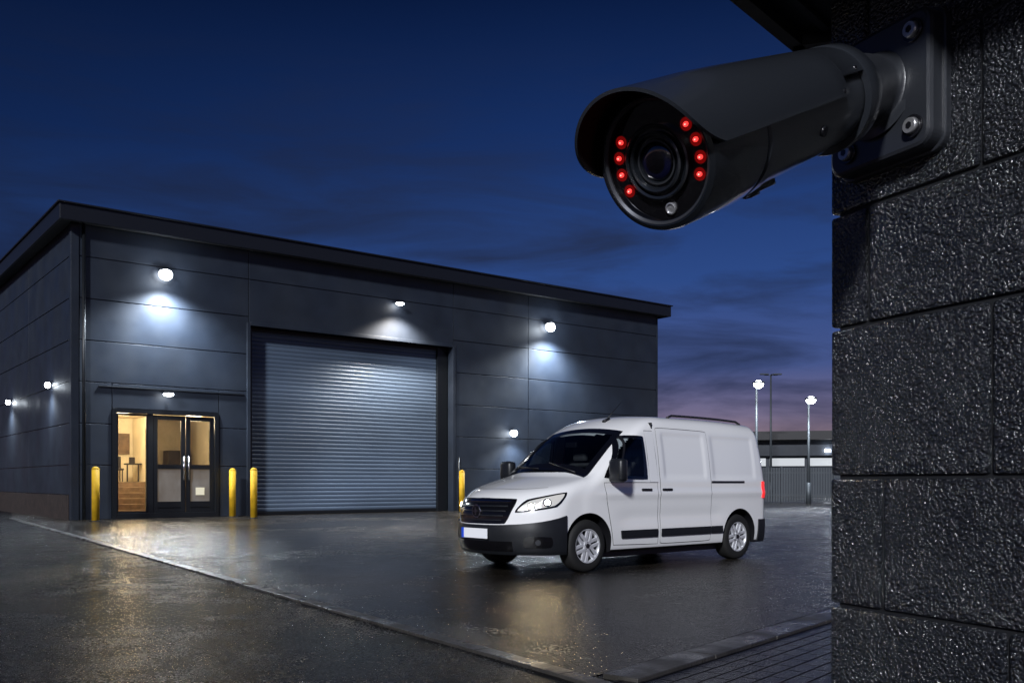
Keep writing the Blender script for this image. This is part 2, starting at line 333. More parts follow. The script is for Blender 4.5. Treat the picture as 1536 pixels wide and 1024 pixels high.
# entrance
en=obj('entrance',None,wh)
def fr(bb,x0,x1,z0,z1,w_,y0=.02,y1=.12,mid=None):
    bb.box(x0,x0+w_,y0,y1,z0,z1,bev=.006); bb.box(x1-w_,x1,y0,y1,z0,z1,bev=.006); bb.box(x0+w_,x1-w_,y0,y1,z1-w_,z1); bb.box(x0+w_,x1-w_,y0,y1,z0,z0+w_*1.3)
    if mid: bb.box(x0+w_,x1-w_,y0,y1,mid-w_/2,mid+w_/2)
b=B(); fr(b,1.14,4.45,.0,3.39,.13,-.04,.2)
fr(b,1.27,2.22,.15,3.25,.06,.02,.12)
b.box(2.2,2.36,.0,.15,.15,3.26)
obj('door_frame',b.done('door_frame',M['frame']),en)
b=B(); b.box(1.34,2.16,.065,.075,.22,3.2); obj('glass_panel',b.done('gp',M['glass']),en)
for a0,a1 in ((2.37,3.38),(3.40,4.31)):
    d=obj('door',None,en); b=B(); fr(b,a0,a1,.16,3.24,.14,.03,.11,1.62); b.box(a0+.14,a1-.14,.03,.11,.3,.52)
    obj('door_leaf_frame',b.done('leaf',M['frame']),d)
    b=B(); b.box(a0+.14,a1-.14,.065,.075,1.69,3.1); obj('glass_panel',b.done('gl',M['glass2']),d)
    b=B(); b.box(a0+.14,a1-.14,.065,.075,.5,1.55); obj('lower_panel',b.done('lp',M['frost']),d)
    b=B(); hx=a1-.07 if a0<3 else a0+.07
    b.cyl((hx,-.03,1.2),(hx,-.03,1.95),.018); b.cyl((hx,-.03,1.3),(hx,.03,1.3),.012); b.cyl((hx,-.03,1.85),(hx,.03,1.85),.012)
    obj('handle',b.done('handle',M['chrome']),d)
b=B(); b.box(3.72,4.0,.05,.06,.72,.96); obj('notice',b.done('notice',M['notice']),en)
# interior
b=B(); b.box(.2,5.4,5.6,5.7,.0,3.5); b.box(.21,.31,.32,5.6,0,3.5); b.box(5.3,5.4,.32,5.6,0,3.5)
b.box(.2,5.4,.32,5.6,3.45,3.6); b.box(.2,5.4,.32,5.6,-.1,.02,mi=1)
obj('interior_wall',b.done('interior',[M['cream'],M['wood']]),en)
b=B()
for i in range(5): b.box(1.7,3.25,2.4+i*.28,2.68+i*.28+.02,.02,.2+i*.19,bev=.01)
b.box(1.7,3.3,3.82,5.58,.02,1.14)
for i in range(6): b.box(1.70,1.73,2.4+i*.26,2.43+i*.26,.2+i*.18,.85+i*.18)
for i in range(5): b.box(1.69,1.74,2.4+i*.26,2.69+i*.26,.85+i*.18,.90+i*.18)
obj('staircase',b.done('stairs',M['wood']),en)
b=B(); b.box(3.7,5.2,2.4,3.0,.02,1.1,bev=.02); obj('reception_desk',b.done('desk',M['wood']),en)
b=B(); b.box(2.75,3.2,5.52,5.58,2.15,2.9); obj('picture_board',b.done('pb_',M['wood']),en)
b=B(); b.box(1.95,2.45,5.50,5.58,1.15,2.6); b.box(2.0,2.4,5.47,5.50,1.75,1.79); b.box(2.0,2.4,5.47,5.50,2.2,2.24); obj('shelf_unit',b.done('sf_',M['wood']),en)
b=B(); b.box(2.3,2.7,4.4,4.8,1.55,1.62,bev=.02); b.box(2.3,2.7,4.78,4.84,1.6,2.05,bev=.02)
for xx in (2.33,2.64):
    for yy in (4.42,4.76): b.box(xx,xx+.03,yy,yy+.03,1.15,1.56)
obj('chair',b.done('chr',M['black']),en)
b=B(); b.box(2.8,3.28,4.3,4.8,1.75,1.80); b.box(2.82,2.86,4.5,4.54,1.15,1.75); b.box(3.2,3.24,4.5,4.54,1.15,1.75); b.box(2.9,3.1,4.5,4.54,1.80,2.02); obj('office_table',b.done('ot',M['black']),en)
b=B(); b.box(3.32,3.42,3.4,5.58,.02,3.44); obj('partition',b.done('dp_',M['cream']),en)
b=B(); b.box(4.4,5.2,4.9,5.5,.02,2.3); obj('cupboard',b.done('cb_',M['black']),en)
light('interior_light','POINT',(4.2,1.6,3.1),230,(1,.80,.50),en,.25)
light('interior_light','POINT',(2.1,2.6,3.2),340,(1,.80,.50),en,.25)
# rail over the door
b=B(); b.box(.75,5.3,-.035,-.001,4.01,4.06,bev=.008)
obj('cable_rail',b.done('rail',M['frame']),wh)
for px_,pz_,pr_ in ((.32,TOP,.05),(13.95,2.1,.03)):
    b=B(); b.cyl((px_,-.08,0),(px_,-.08,pz_),pr_); obj('drainpipe',b.done('pipe',M['frame']),wh)
# wall lamps
b=B()
b.box(-.12,.12,-.22,-.02,.06,.10,bev=.015); b.box(-.04,.04,-.10,0,-.02,.08)
lh=b.done('lamp_housing',M['frame'])
b=B(); b.sph((0,-.17,-.03),.15,sc_=(1.1,.75,.9)); ll=b.done('lamp_lens',M['lamp'])
b=B(); b.box(-.15,.15,-.36,-.04,.01,.06,bev=.02); b.box(-.04,.04,-.06,0,-.05,.05); lh2=b.done('lamp_housing2',M['frame'])
b=B(); b.sph((0,-.22,-.02),.14,sc_=(1.15,.9,.45)); ll2=b.done('lamp_lens2',M['lamp'])
def wlamp(t,d,z,rot,big,power,wash,label,tgt=(0,-.22,-1),cone=150,s=1,col=(.80,.90,1),dy=-.42,dz=-.24):
    o=obj('wall_lamp',None,label=label,cat='lamp',group='wall lamps on the warehouse'); o.location=BW(t,d,z); o.rotation_euler=(0,0,rot); o.scale=(s,s,s)
    obj('lamp_housing',lh if big else lh2,o); obj('lamp_lens',ll if big else ll2,o)
    light('lamp_light','SPOT',(0,dy,dz),power,col,o,.14,tgt=tgt,cone=cone,blend=1)
    if wash: light('lamp_wash','POINT',(0,-.34,-.05),wash,col,o,.08)
SB=ang-math.pi/2
wlamp(2.68,0,7.67,ang,True,5200,70,'bright floodlight fixed high on dark warehouse wall',s=1.3)
wlamp(11.2,0,7.75,ang,False,3000,10,'small lit lamp above the roller shutter',tgt=(0,-.05,-1),cone=136,col=(1,.94,.86),dy=-.65)
wlamp(18.5,0,7.66,ang,True,6000,85,'bright floodlight fixed high on dark warehouse wall',s=1.4)
wlamp(16.6,0,3.15,ang,True,800,25,'low bright wall lamp near the parked van',s=1.05)
wlamp(2.75,-.05,3.90,ang,False,240,4,'small lit lamp above the glazed entrance',col=(1,.90,.74),dy=-.6)
wlamp(0,2.6,4.25,SB,True,420,9,'small lit lamp on warehouse side wall',s=.75)
wlamp(0,9.3,4.15,SB,True,420,9,'small lit lamp on warehouse side wall',s=.75)
# bollards
b=B(); b.cyl((0,0,0),(0,0,1.5),.105,seg=24); b.sph((0,0,1.5),.105,sc_=(1,1,.8)); bd=b.done('bollard_post',M['yellow'])
b=B(); b.cyl((0,0,0),(0,0,.02),.17,seg=24)
for a in range(4): b.cyl((.14*math.cos(a*1.57+.78),.14*math.sin(a*1.57+.78),.02),(.14*math.cos(a*1.57+.78),.14*math.sin(a*1.57+.78),.035),.015,seg=6)
bb_=b.done('bollard_base',M['frame'])
for (x,y) in ((-12.05,26.75),(-9.1,30.1),(-8.1,29.0),(-1.88,34.7)):
    o=obj('bollard',None,label='yellow steel bollard guarding the warehouse wall',cat='bollard',group='yellow bollards along the warehouse'); o.location=(x,y,.004)
    obj('post',bd,o); obj('base_plate',bb_,o)
# ---------------------------------------------------------------- distance
def street(x,y,h,lit,s=1,double=False,power=900):
    o=obj('street_lamp',None,label='tall lit street lamp beside the fence' if lit else 'tall unlit street lamp with two heads',cat='street lamp',group='street lamps beyond the yard'); o.location=(x,y,0)
    b=B(); b.cyl((0,0,0),(0,0,h),.09*s,.05*s,seg=12); b.cyl((0,0,0),(0,0,1.1),.13*s,.12*s,seg=12); b.box(-.03,.03,-.45,.0,h-.02,h+.05); obj('pole',b.done('pole',M['pole']),o)
    b=B(); 
    hs=[(-.32,0)] if not double else [(-.5,0),(.5,0)]
    if double: b.cyl((-.5,0,h),(.5,0,h),.03)
    for hx,hy in hs: b.box(hx-.32 if double else -.24,hx+.32 if double else .24,-.6 if not double else -.12,-.1 if not double else .12,h+.02,h+.12,bev=.03)
    obj('lamp_head',b.done('head',M['pole']),o)
    if lit:
        b=B(); b.sph((0,-.38,h-.01),.21,sc_=(1.15,1,.9)); obj('lamp_lens',b.done('lens',M['lampw']),o)
        light('lamp_light','SPOT',(0,-.9,h-.25),power,(.85,.92,1),o,.2,tgt=(0,-.2,-1),cone=140,blend=1)
street(11.9,45,5.85,True,1,power=1300); street(15.4,48,5.35,True,1,power=1300); street(19.6,70,9.2,False,1.2,True)
fe=obj('fence',None,label='dark steel palisade fence at the yard end',cat='fence')
b=B(); n=230
for i in range(n): b.box(i*.14,i*.14+.085,0,.02,.05,1.9+.0*(i%2))
obj('paling',b.done('pales',M['pale']),fe)
b=B(); b.box(0,n*.14,.03,.08,.4,.47); b.box(0,n*.14,.03,.08,1.6,1.67); obj('rail',b.done('rails',M['pale']),fe)
for i in range(12):
    b=B(); b.box(i*2.8,i*2.8+.1,.09,.19,0,2.0); obj('post',b.done('posts',M['pale']),fe)
fe.location=(9,50.5,0); fe.rotation_euler=(0,0,R(-4))
db=obj('industrial_unit',None,label='low distant industrial unit with lit windows',cat='building'); db.location=(18,78,0); db.rotation_euler=(0,0,R(-14))
b=B(); b.box(0,60,0,20,0,2.2); b.box(0,60,0,20,3.3,4.6); b.box(0,60,.5,20,2.2,3.3); obj('wall',b.done('w',M['clad']),db)
b=B(); b.box(-.6,60.6,-.8,20.5,4.6,5.1)
vs=b.box(-.6,60.6,1,20,5.1,5.4); obj('roof',b.done('r',M['roof']),db)
b=B()
for i in range(19): b.box(.5+i*3.1,3.3+i*3.1,.3,.35,2.45,3.1)
obj('window',b.done('win',M['win']),db)
b=B(); b.box(8,8.4,-.3,0,3.6,3.8); obj('lamp',b.done('l',M['lampw']),db)
o=obj('industrial_unit',None,label='long low dark shed on the horizon',cat='building'); o.location=(-20,150,0)
b=B(); b.box(0,70,0,20,0,6); obj('wall',b.done('w2',M['clad']),o); b=B(); b.box(-.5,70.5,-.5,20.5,6,6.5); obj('roof',b.done('r2',M['roof']),o)
# ---------------------------------------------------------------- van
def smax(a,b_,k): h=np.clip(.5+.5*(a-b_)/k,0,1); return b_*(1-h)+a*h+k*h*(1-h)
def smin(a,b_,k): return -smax(-a,-b_,k)
def ss(a,b_,v): t=np.clip((v-a)/(b_-a),0,1); return t*t*(3-2*t)
def boxm(x,z,x0,x1,z0,z1,e=.05): return ss(x0-e/2,x0+e/2,x)*(1-ss(x1-e/2,x1+e/2,x))*ss(z0-e/2,z0+e/2,z)*(1-ss(z1-e/2,z1+e/2,z))
LEN=4.80
def F(x,y,z):
    ay=np.abs(y)
    W=.955-.13*np.clip((z-1.12)/.9,0,1.2)**1.5-.04*np.clip((.55-z)/.35,0,1)**2
    W=W-.07*np.clip((1.4-x)/1.4,0,1)**2-.03*np.clip((x-3.8),0,1)**2
    W=W-.012*boxm(x,z,2.38,3.26,1.2,1.80)-.012*boxm(x,z,3.46,4.45,1.2,1.79)
    W=W+.014*np.exp(-((z-.98)/.05)**2)*ss(.9,1.3,x)-.012*np.exp(-((z-.68)/.10)**2)*ss(1.3,1.7,x)*(1-ss(3.4,3.8,x))
    side=ay-W
    xf=-.13+.47*(ay/.93)**2.2+.17*np.clip((z-.72)/.35,0,1.5)**1.6+.07*np.clip((.42-z)/.2,0,1)**2-.02*np.exp(-((z-.52)/.12)**2)
    front=(xf-x)*.85
    hood=(z-(.955+.275*np.clip((x-.01)/.83,0,1.6)**.76-.08*(ay/.9)**2))*.9
    low=smax(smax(side,front,.18),hood,.14)
    zq=np.maximum(z-1.23,-.25)
    xw=.80+zq*1.33+.26*(ay/.85)**2+.03*(1-np.clip((z-1.2)/.6,0,1))
    ws=(xw-x)*.6
    zr=2.085-.27*np.clip((2.5-x)/.95,0,1.6)**2-.05*np.clip((x-3.2)/1.6,0,1)**2-.06*(ay/.85)**2
    cab=smax(smax(side,ws,.08),z-zr,.20)
    f=smin(low,cab,.035)
    f=smax(f,x-(LEN-.12*np.clip((z-1.0)/1,0,1)**1.5-.05*(ay/.9)**4),.10)
    return smax(f,.23-z,.05)
def root(O,D,tmax=1.8,n=26):
    lo=np.zeros(len(O)); hi=np.full(len(O),tmax)
    for _ in range(n):
        m=(lo+hi)/2; P=O+D*m[:,None]; ins=F(P[:,0],P[:,1],P[:,2])<0
        lo=np.where(ins,m,lo); hi=np.where(ins,hi,m)
    return O+D*lo[:,None]
def nrm(P):
    e_=.004; g=np.stack([F(P[:,0]+e_,P[:,1],P[:,2])-F(P[:,0]-e_,P[:,1],P[:,2]),F(P[:,0],P[:,1]+e_,P[:,2])-F(P[:,0],P[:,1]-e_,P[:,2]),F(P[:,0],P[:,1],P[:,2]+e_)-F(P[:,0],P[:,1],P[:,2]-e_)],1)
    return g/np.maximum(np.linalg.norm(g,axis=1)[:,None],1e-9)
nx,ny,nz_=132,40,56
idx={};Q=[]
def vid(i,j,k):
    key=(i,j,k)
    if key not in idx:
        idx[key]=len(Q); Q.append((-.2+(LEN+.3)*i/nx,-1.05+2.1*j/ny,.1+2.1*k/nz_))
    return idx[key]
faces=[]
for i in range(nx):
    for j in range(ny):
        for k in (0,nz_):
            f=(vid(i,j,k),vid(i+1,j,k),vid(i+1,j+1,k),vid(i,j+1,k)); faces.append(f if k else f[::-1])
    for k in range(nz_):
        for j in (0,ny):
            f=(vid(i,j,k),vid(i+1,j,k),vid(i+1,j,k+1),vid(i,j,k+1)); faces.append(f if j==0 else f[::-1])
for j in range(ny):
    for k in range(nz_):
        for i in (0,nx):
            f=(vid(i,j,k),vid(i,j+1,k),vid(i,j+1,k+1),vid(i,j,k+1)); faces.append(f if i else f[::-1])
Q=np.array(Q); C=np.stack([np.clip(Q[:,0],1.15,4.2),np.zeros(len(Q)),np.clip(Q[:,2],.7,.95)],1)
D=Q-C; D/=np.linalg.norm(D,axis=1)[:,None]
P=root(C,D,2.2)
bodyme=mesh('van_body',P,faces,[M['paint'],M['black']],True)
van=obj('delivery_van',None,label='white delivery van with lit headlights on wet yard',cat='van')
van.location=(-.337,11.83,.004); van.rotation_euler=(0,0,math.atan2(.645,.765))
body=obj('body',bodyme,van)
XW=(.92,4.05); WR=.335
cb=B()
for xw in XW:
    for sgn in (-1,1): cb.cyl((xw,sgn*.55,WR+.02),(xw,sgn*1.3,WR+.02),.395,seg=64,smooth=False)
    cb.box(xw-.395,xw+.395,-1.3,-.551,-.2,WR); cb.box(xw-.395,xw+.395,.551,1.3,-.2,WR)
cut=obj('cutter',cb.done('cutter',M['black']))
def boolean(o,c):
    md=o.modifiers.new('b','BOOLEAN'); md.object=c; md.operation='DIFFERENCE'; md.solver='EXACT'; md.use_self=True
    bpy.context.view_layer.update(); dg=bpy.context.evaluated_depsgraph_get()
    me=bpy.data.meshes.new_from_object(o.evaluated_get(dg)); o.modifiers.clear(); o.data=me
cut.parent=van
boolean(body,cut); bpy.data.objects.remove(cut)
me=body.data
cen=np.array([p.center[:] for p in me.polygons]); fv=F(cen[:,0],cen[:,1],cen[:,2]); nn_=nrm(cen)
WQ=[(1.17,1.19),(2.02,1.17),(2.0,1.76),(1.66,1.76)]
def inquad(x,z,q,ins):
    for i in range(4):
        x0_,z0_=q[i]; x1_,z1_=q[(i+1)%4]; dx,dz=x1_-x0_,z1_-z0_; l=math.hypot(dx,dz)
        if ((z-z0_)*dx-(x-x0_)*dz)/l<ins: return False
    return True
dele=[]
for p,c,f,n_ in zip(me.polygons,cen,fv,nn_):
    inw=any(math.hypot(c[0]-xw,c[2]-WR-.02)<.40 or (abs(c[0]-xw)<.40 and c[2]<WR+.02) for xw in XW)
    if f<-.012 and inw: p.material_index=1; p.use_smooth=False
    elif c[2]<.27: p.material_index=1
    else: p.material_index=0
    if f>-.01:
        V_=(c[2]-1.225)/.6
        if n_[0]<-.25 and n_[2]>.35 and .075<V_<.93 and abs(c[1])<.91*(.80-.10*V_) and .8<c[0]<1.75: dele.append(p.index)
        elif abs(n_[1])>.6 and abs(c[1])>.6 and inquad(c[0],c[2],WQ,.035): dele.append(p.index)
bm=bmesh.new(); bm.from_mesh(me); bm.faces.ensure_lookup_table()
bmesh.ops.delete(bm,geom=[bm.faces[i] for i in dele],context='FACES'); bm.to_mesh(me); bm.free()
sharp(me,40)
def patch(O,D,n,m,mats,off=.006,skirt=.02,name='patch',under=None,cell=None):
    """O,D grids (n*m,3)"""
    P=root(O,D); N=nrm(P); vs=[];fs=[];mi=[]
    P1=P+N*off; vs+=list(P1)
    for i in range(n-1):
        for j in range(m-1): fs.append((i*m+j,i*m+j+1,(i+1)*m+j+1,(i+1)*m+j)); mi.append(cell(i/(n-2),j/(m-2)) if cell else 0)
    ring=[(0,j) for j in range(m)]+[(i,m-1) for i in range(1,n)]+[(n-1,j) for j in range(m-2,-1,-1)]+[(i,0) for i in range(n-2,0,-1)]
    base=len(vs); rl=len(ring)
    for (i,j) in ring: vs.append(P[i*m+j]-N[i*m+j]*skirt)
    for q in range(rl):
        a=ring[q][0]*m+ring[q][1]; q2=(q+1)%rl; c=ring[q2][0]*m+ring[q2][1]
        fs.append((a,base+q,base+q2,c)); mi.append(1 if cell else 0)
    if under: # dark gap border
        uo=len(vs); cen=P.mean(0)
        for (i,j) in ring:
            p=P[i*m+j]; nn=N[i*m+j]; d=p-cen; d=d-nn*np.dot(d,nn); d/=np.linalg.norm(d)
            vs.append(p+nn*.0015+d*under); 
            vs.append(p+nn*.0015-d*.004)
        for q in range(rl):
            q2=(q+1)%rl; fs.append((uo+2*q,uo+2*q+1,uo+2*q2+1,uo+2*q2)); mi.append(1)
    me=mesh(name,vs,fs,mats,True,mi); return sharp(me,50)
def spatch(c,mats,sgn=-1,n=24,m=24,off=.006,cc=.05,pw=6,**k):
    """c: BL,BR,TR,TL (x,z)"""
    u=np.linspace(-1,1,m); v=np.linspace(-1,1,n); V,U=np.meshgrid(v,u,indexing='ij')
    U2=U*(1-cc*np.abs(V)**pw); V2=V*(1-cc*np.abs(U)**pw); a=(U2+1)/2; b_=(V2+1)/2
    c=np.array(c,float); X=(1-b_)[...,None]*((1-a)[...,None]*c[0]+a[...,None]*c[1])+b_[...,None]*((1-a)[...,None]*c[3]+a[...,None]*c[2])
    O=np.stack([X[...,0].ravel(),np.zeros(n*m),X[...,1].ravel()],1); D=np.tile(np.array([0,sgn,0.]),(n*m,1))
    return patch(O,D,n,m,mats,off,**k)
def fpatch(c,mats,n=24,m=32,off=.008,cc=0,pw=6,sgn=-1,rear=False,**k):
    """c: BL,BR,TR,TL as (theta deg, z); theta>0 toward y*sgn"""
    u=np.linspace(-1,1,m); v=np.linspace(-1,1,n); V,U=np.meshgrid(v,u,indexing='ij')
    U2=U*(1-cc*np.abs(V)**pw); V2=V*(1-cc*np.abs(U)**pw); a=(U2+1)/2; b_=(V2+1)/2
    c=np.array(c,float); X=(1-b_)[...,None]*((1-a)[...,None]*c[0]+a[...,None]*c[1])+b_[...,None]*((1-a)[...,None]*c[3]+a[...,None]*c[2])
    th=np.radians(X[...,0].ravel()); O=np.stack([np.full(n*m,3.9 if rear else 1.2),np.zeros(n*m),X[...,1].ravel()],1)
    D=np.stack([np.cos(th) if rear else -np.cos(th),sgn*np.sin(th),np.zeros(n*m)],1)
    return patch(O,D,n,m,mats,off,**k)
PB=[M['paint'],M['black']]; GB=[M['vglass'],M['gloss']]
# windscreen: rays along its normal from inside
n,m=34,48; V,U=np.meshgrid(np.linspace(0,1,n),np.linspace(-1,1,m),indexing='ij')
zc=1.225+V*.60; half=.80-.10*V; yy=U*half; zz=zc-.03*U**4*(1-V)
O=np.stack([(.80+(zz-1.23)*1.33+.5).ravel(),yy.ravel(),(zz-.38).ravel()],1); D=np.tile(np.array([-.6,0,.8]),(n*m,1))
obj('windscreen',patch(O,D,n,m,GB,.005,name='windscreen',cell=lambda v,u:1 if (v<.13 or v>.90 or u<.06 or u>.94) else 0),van)
# wipers
def wp(y0,y1,zh):
    b=B(); pts=root(np.array([[1.3,y0,.85],[1.45,y1,.85+zh]]),np.array([[-.6,0,.8]]*2)); N=nrm(pts); pts=pts+N*.02; b.cyl(pts[0],pts[1],.009,seg=6)
    obj('wiper',b.done('wiper',M['black']),van)
wp(-.62,-.05,.03); wp(.05,.62,.03)
# cab interior
b=B(); b.box(.98,1.32,-.78,.78,.86,1.16,bev=.05); b.box(1.05,1.25,.16,.60,1.14,1.22,bev=.03); obj('dashboard',b.done('dash',M['trim']),van)
for yy in (-.42,.42):
    st=obj('seat',None,van); b=B()
    b.box(1.62,2.10,yy-.25,yy+.25,.75,.92,bev=.05); b.box(2.02,2.14,yy-.24,yy+.24,.86,1.42,bev=.05,rot=Matrix.Rotation(R(9),3,'Y')); me_=b.done('sb',M['seat']); obj('cushion',me_,st)
    b=B(); b.box(2.06,2.15,yy-.13,yy+.13,1.44,1.63,bev=.035); obj('headrest',b.done('hr',M['seat']),st)
sw=lathe([(.19+.014*math.cos(a),.014*math.sin(a)) for a in np.linspace(0,2*math.pi,9)],32,[M['black']],'swheel')
o=obj('steering_wheel',sw,van); o.location=(1.42,.40,1.12); o.rotation_euler=(0,R(-62),0)
b=B(); b.box(2.20,2.22,-.85,.85,.4,1.95); obj('bulkhead',b.done('bulk',M['trim']),van)
b=B(); b.box(1.50,1.53,-.11,.11,1.62,1.69,bev=.01); obj('rear_view_mirror',b.done('rvm',M['black']),van)
for sgn in (-1,1):
    d=obj('front_door',spatch([(1.36,.33),(2.22,.31),(2.20,1.13),(1.18,1.13)],PB,sgn,cc=.0,off=.004,under=.010,name='front_door'),van)
    obj('door_window',spatch(WQ,GB,sgn,n=30,m=34,cc=.03,off=.007,name='door_window',cell=lambda v,u:1 if (v<.07 or v>.93 or u<.07 or u>.93) else 0),d)
    obj('window_pillar',spatch([(1.40,1.19),(1.43,1.19),(1.71,1.74),(1.685,1.74)],[M['black']],sgn,n=16,m=4,cc=0,off=.012,name='pillar'),d)
    obj('window_surround',spatch([(2.06,1.14),(2.22,1.14),(2.20,1.83),(2.04,1.83)],PB,sgn,n=16,m=8,cc=0,off=.003,under=.008,name='dsur'),d)
    obj('rub_strip',spatch([(1.50,.405),(2.205,.405),(2.205,.510),(1.48,.510)],[M['trim']],sgn,cc=.01,pw=10,off=.018,name='rub'),d)
    s=obj('sliding_door',spatch([(2.27,.31),(3.36,.31),(3.36,1.86),(2.27,1.88)],PB,sgn,n=50,m=36,cc=.015,pw=12,off=.004,under=.010,name='sliding_door'),van)
    obj('rub_strip',spatch([(2.285,.405),(3.35,.405),(3.35,.510),(2.285,.510)],[M['trim']],sgn,cc=.01,pw=10,off=.018,name='rub2'),s)
    obj('rub_strip',spatch([(3.375,.405),(3.64,.405),(3.62,.510),(3.375,.510)],[M['trim']],sgn,cc=.01,pw=10,off=.015,name='rub3'),van)
    obj('door_rail',spatch([(3.38,1.125),(4.16,1.125),(4.16,1.155),(3.38,1.155)],[M['black']],sgn,n=4,m=20,cc=0,off=.006,name='rail'),van)
    for par,hx in ((d,1.98),(s,2.40)):
        b=B(); b.box(hx-.10,hx+.10,sgn*.975-.012,sgn*.975+.012,1.02,1.055,bev=.008); b.box(hx-.09,hx-.06,min(sgn*.93,sgn*.975),max(sgn*.93,sgn*.975),1.02,1.05); b.box(hx+.06,hx+.09,min(sgn*.93,sgn*.975),max(sgn*.93,sgn*.975),1.02,1.05)
        obj('handle',b.done('h',M['black']),par)
    # headlight
    hl=obj('headlight',fpatch([(25,.770),(48,.845),(55,1.005),(32,.905)],[M['hl']],sgn=sgn,off=.008,cc=.10,pw=3,name='headlight'),van)
    obj('headlight_bezel',fpatch([(23.5,.750),(49.5,.825),(57,1.028),(30,.925)],[M['gloss']],sgn=sgn,off=.004,cc=.10,pw=3,name='bezel'),hl)
    for th,zz_,rr_ in ((34,.840,.032),(43,.885,.038)):
        p=root(np.array([[1.2,0,zz_]]),np.array([[-math.cos(R(th)),sgn*math.sin(R(th)),0]])); N_=nrm(p)[0]; p=p[0]+N_*.004
        b=B(); b.cyl(p,p+N_*.010,rr_+.018,rr_+.014,seg=24,mi=1); b.cyl(p+N_*.004,p+N_*.014,rr_,rr_*.8,seg=24); obj('bulb',b.done('bulb',[M['hlb'],M['chrome']]),hl)
    # fog lamp
    p=root(np.array([[1.2,0,.40]]),np.array([[-math.cos(R(38)),sgn*math.sin(R(38)),0]])); N_=nrm(p)[0]; p=p[0]+N_*.012
    b=B(); b.cyl(p,p+N_*.012,.06,seg=20); b.cyl(p+N_*.012,p+N_*.018,.034,seg=20,mi=1); obj('fog_lamp',b.done('fog',[M['gloss'],M['ring']]),van)
    obj('fog_recess',fpatch([(30,.33),(46,.33),(46,.47),(30,.47)],[M['gloss']],sgn=sgn,n=12,m=16,off=.0215,cc=.12,pw=3,name='fogrec'),van)
    # tail lamp
    obj('tail_light',fpatch([(47.5,.90),(53,.90),(53,1.15),(48,1.15)],[M['red']],sgn=sgn,rear=True,off=.012,cc=.04,name='tail'),van)
    # mirror
    mo=obj('mirror',None,van)
    b=B(); y0=sgn*1.10; b.box(1.22,1.36,y0-.12,y0+.12,1.14,1.44,bev=.045); b.box(1.27,1.34,min(sgn*.88,sgn*1.02),max(sgn*.88,sgn*1.02),1.15,1.22,bev=.015)
    me_=b.done('mh',M['trim']); 
    for p_ in me_.polygons: p_.use_smooth=True
    obj('mirror_housing',me_,mo); b=B(); b.box(1.358,1.365,y0-.09,y0+.09,1.17,1.41); obj('mirror_glass',b.done('mg',M['chrome']),mo)
    # roof rail
    b=B(); xs_=np.linspace(2.75,4.45,18); Pz=root(np.stack([xs_,np.full(18,sgn*.66),np.full(18,1.5)],1),np.tile(np.array([0,0,1.]),(18,1)),1.0)
    for i in range(17):
        ha=.035 if 0<i<17 else .0; hb=.035 if i+1<17 else .0
        b.cyl((Pz[i][0],Pz[i][1],Pz[i][2]+ha),(Pz[i+1][0],Pz[i+1][1],Pz[i+1][2]+hb),.017,seg=8)
    obj('roof_rail',b.done('rr',M['black']),van)
b=B(); b.cyl((1.95,-.2,1.98),(2.06,-.2,2.03),.03,.02,seg=8); b.cyl((2.0,-.2,2.01),(2.30,-.2,2.27),.007,.004,seg=6); obj('antenna',b.done('ant',M['black']),van)
# bumper, grille
def bump_patch(th1,zb0,zb1,mats,off,name,n=20,m=70,side_up=0,power=3,**k):
    V,U=np.meshgrid(np.linspace(0,1,n),np.linspace(-1,1,m),indexing='ij')
    th=np.radians(U.ravel()*th1); zt=zb1+side_up*np.abs(U)**power; z=zb0+(zt-zb0)*V
    O=np.stack([np.full(n*m,1.2),np.zeros(n*m),z.ravel()],1); D=np.stack([-np.cos(th),np.sin(th),np.zeros(n*m)],1)
    return patch(O,D,n,m,mats,off,name=name,**k)
obj('front_bumper',bump_patch(54.5,.25,.605,[M['trim']],.020,'bumper',side_up=.12),van)
obj('lower_intake',bump_patch(24,.29,.41,[M['gloss']],.026,'intake',m=40),van)
g=obj('grille',fpatch([(-20,.620),(20,.620),(26,.930),(-26,.930)],[M['gloss']],off=.012,cc=.04,pw=4,name='grille'),van)
for i,zz_ in enumerate((.66,.715,.77,.825,.885)):
    wd=17.5+i*1.1
    obj('grille_bar',fpatch([(-wd,zz_),(wd,zz_),(wd,zz_+.014),(-wd,zz_+.014)],[M['chrome'] if i==4 else M['trim']],n=3,off=.024,name='bar'),g)
def fx(y,z): return root(np.array([[1.2,y,z]]),np.array([[-1.,0,0]]))[0][0]
xg=fx(0,.77)
b=B(); b.cyl((xg-.015,0,.775),(xg-.035,0,.775),.085,seg=32); b.cyl((xg-.036,0,.775),(xg-.040,0,.775),.066,seg=32,mi=1)
b.box(xg-.046,xg-.041,-.010,.010,.728,.822,mi=0); b.box(xg-.046,xg-.041,-.040,.040,.766,.784,mi=0)
obj('emblem',b.done('emblem',[M['chrome'],M['gloss']]),g)
xp=fx(0,.5)-.028
pl=obj('number_plate',None,van); b=B(); b.box(xp-.01,xp,-.26,.26,.435,.560,bev=.003); obj('plate_panel',b.done('pp',M['plate']),pl)
b=B(); b.box(xp-.012,xp-.0005,.213,.262,.433,.562); obj('plate_band',b.done('pb',M['blue']),pl)
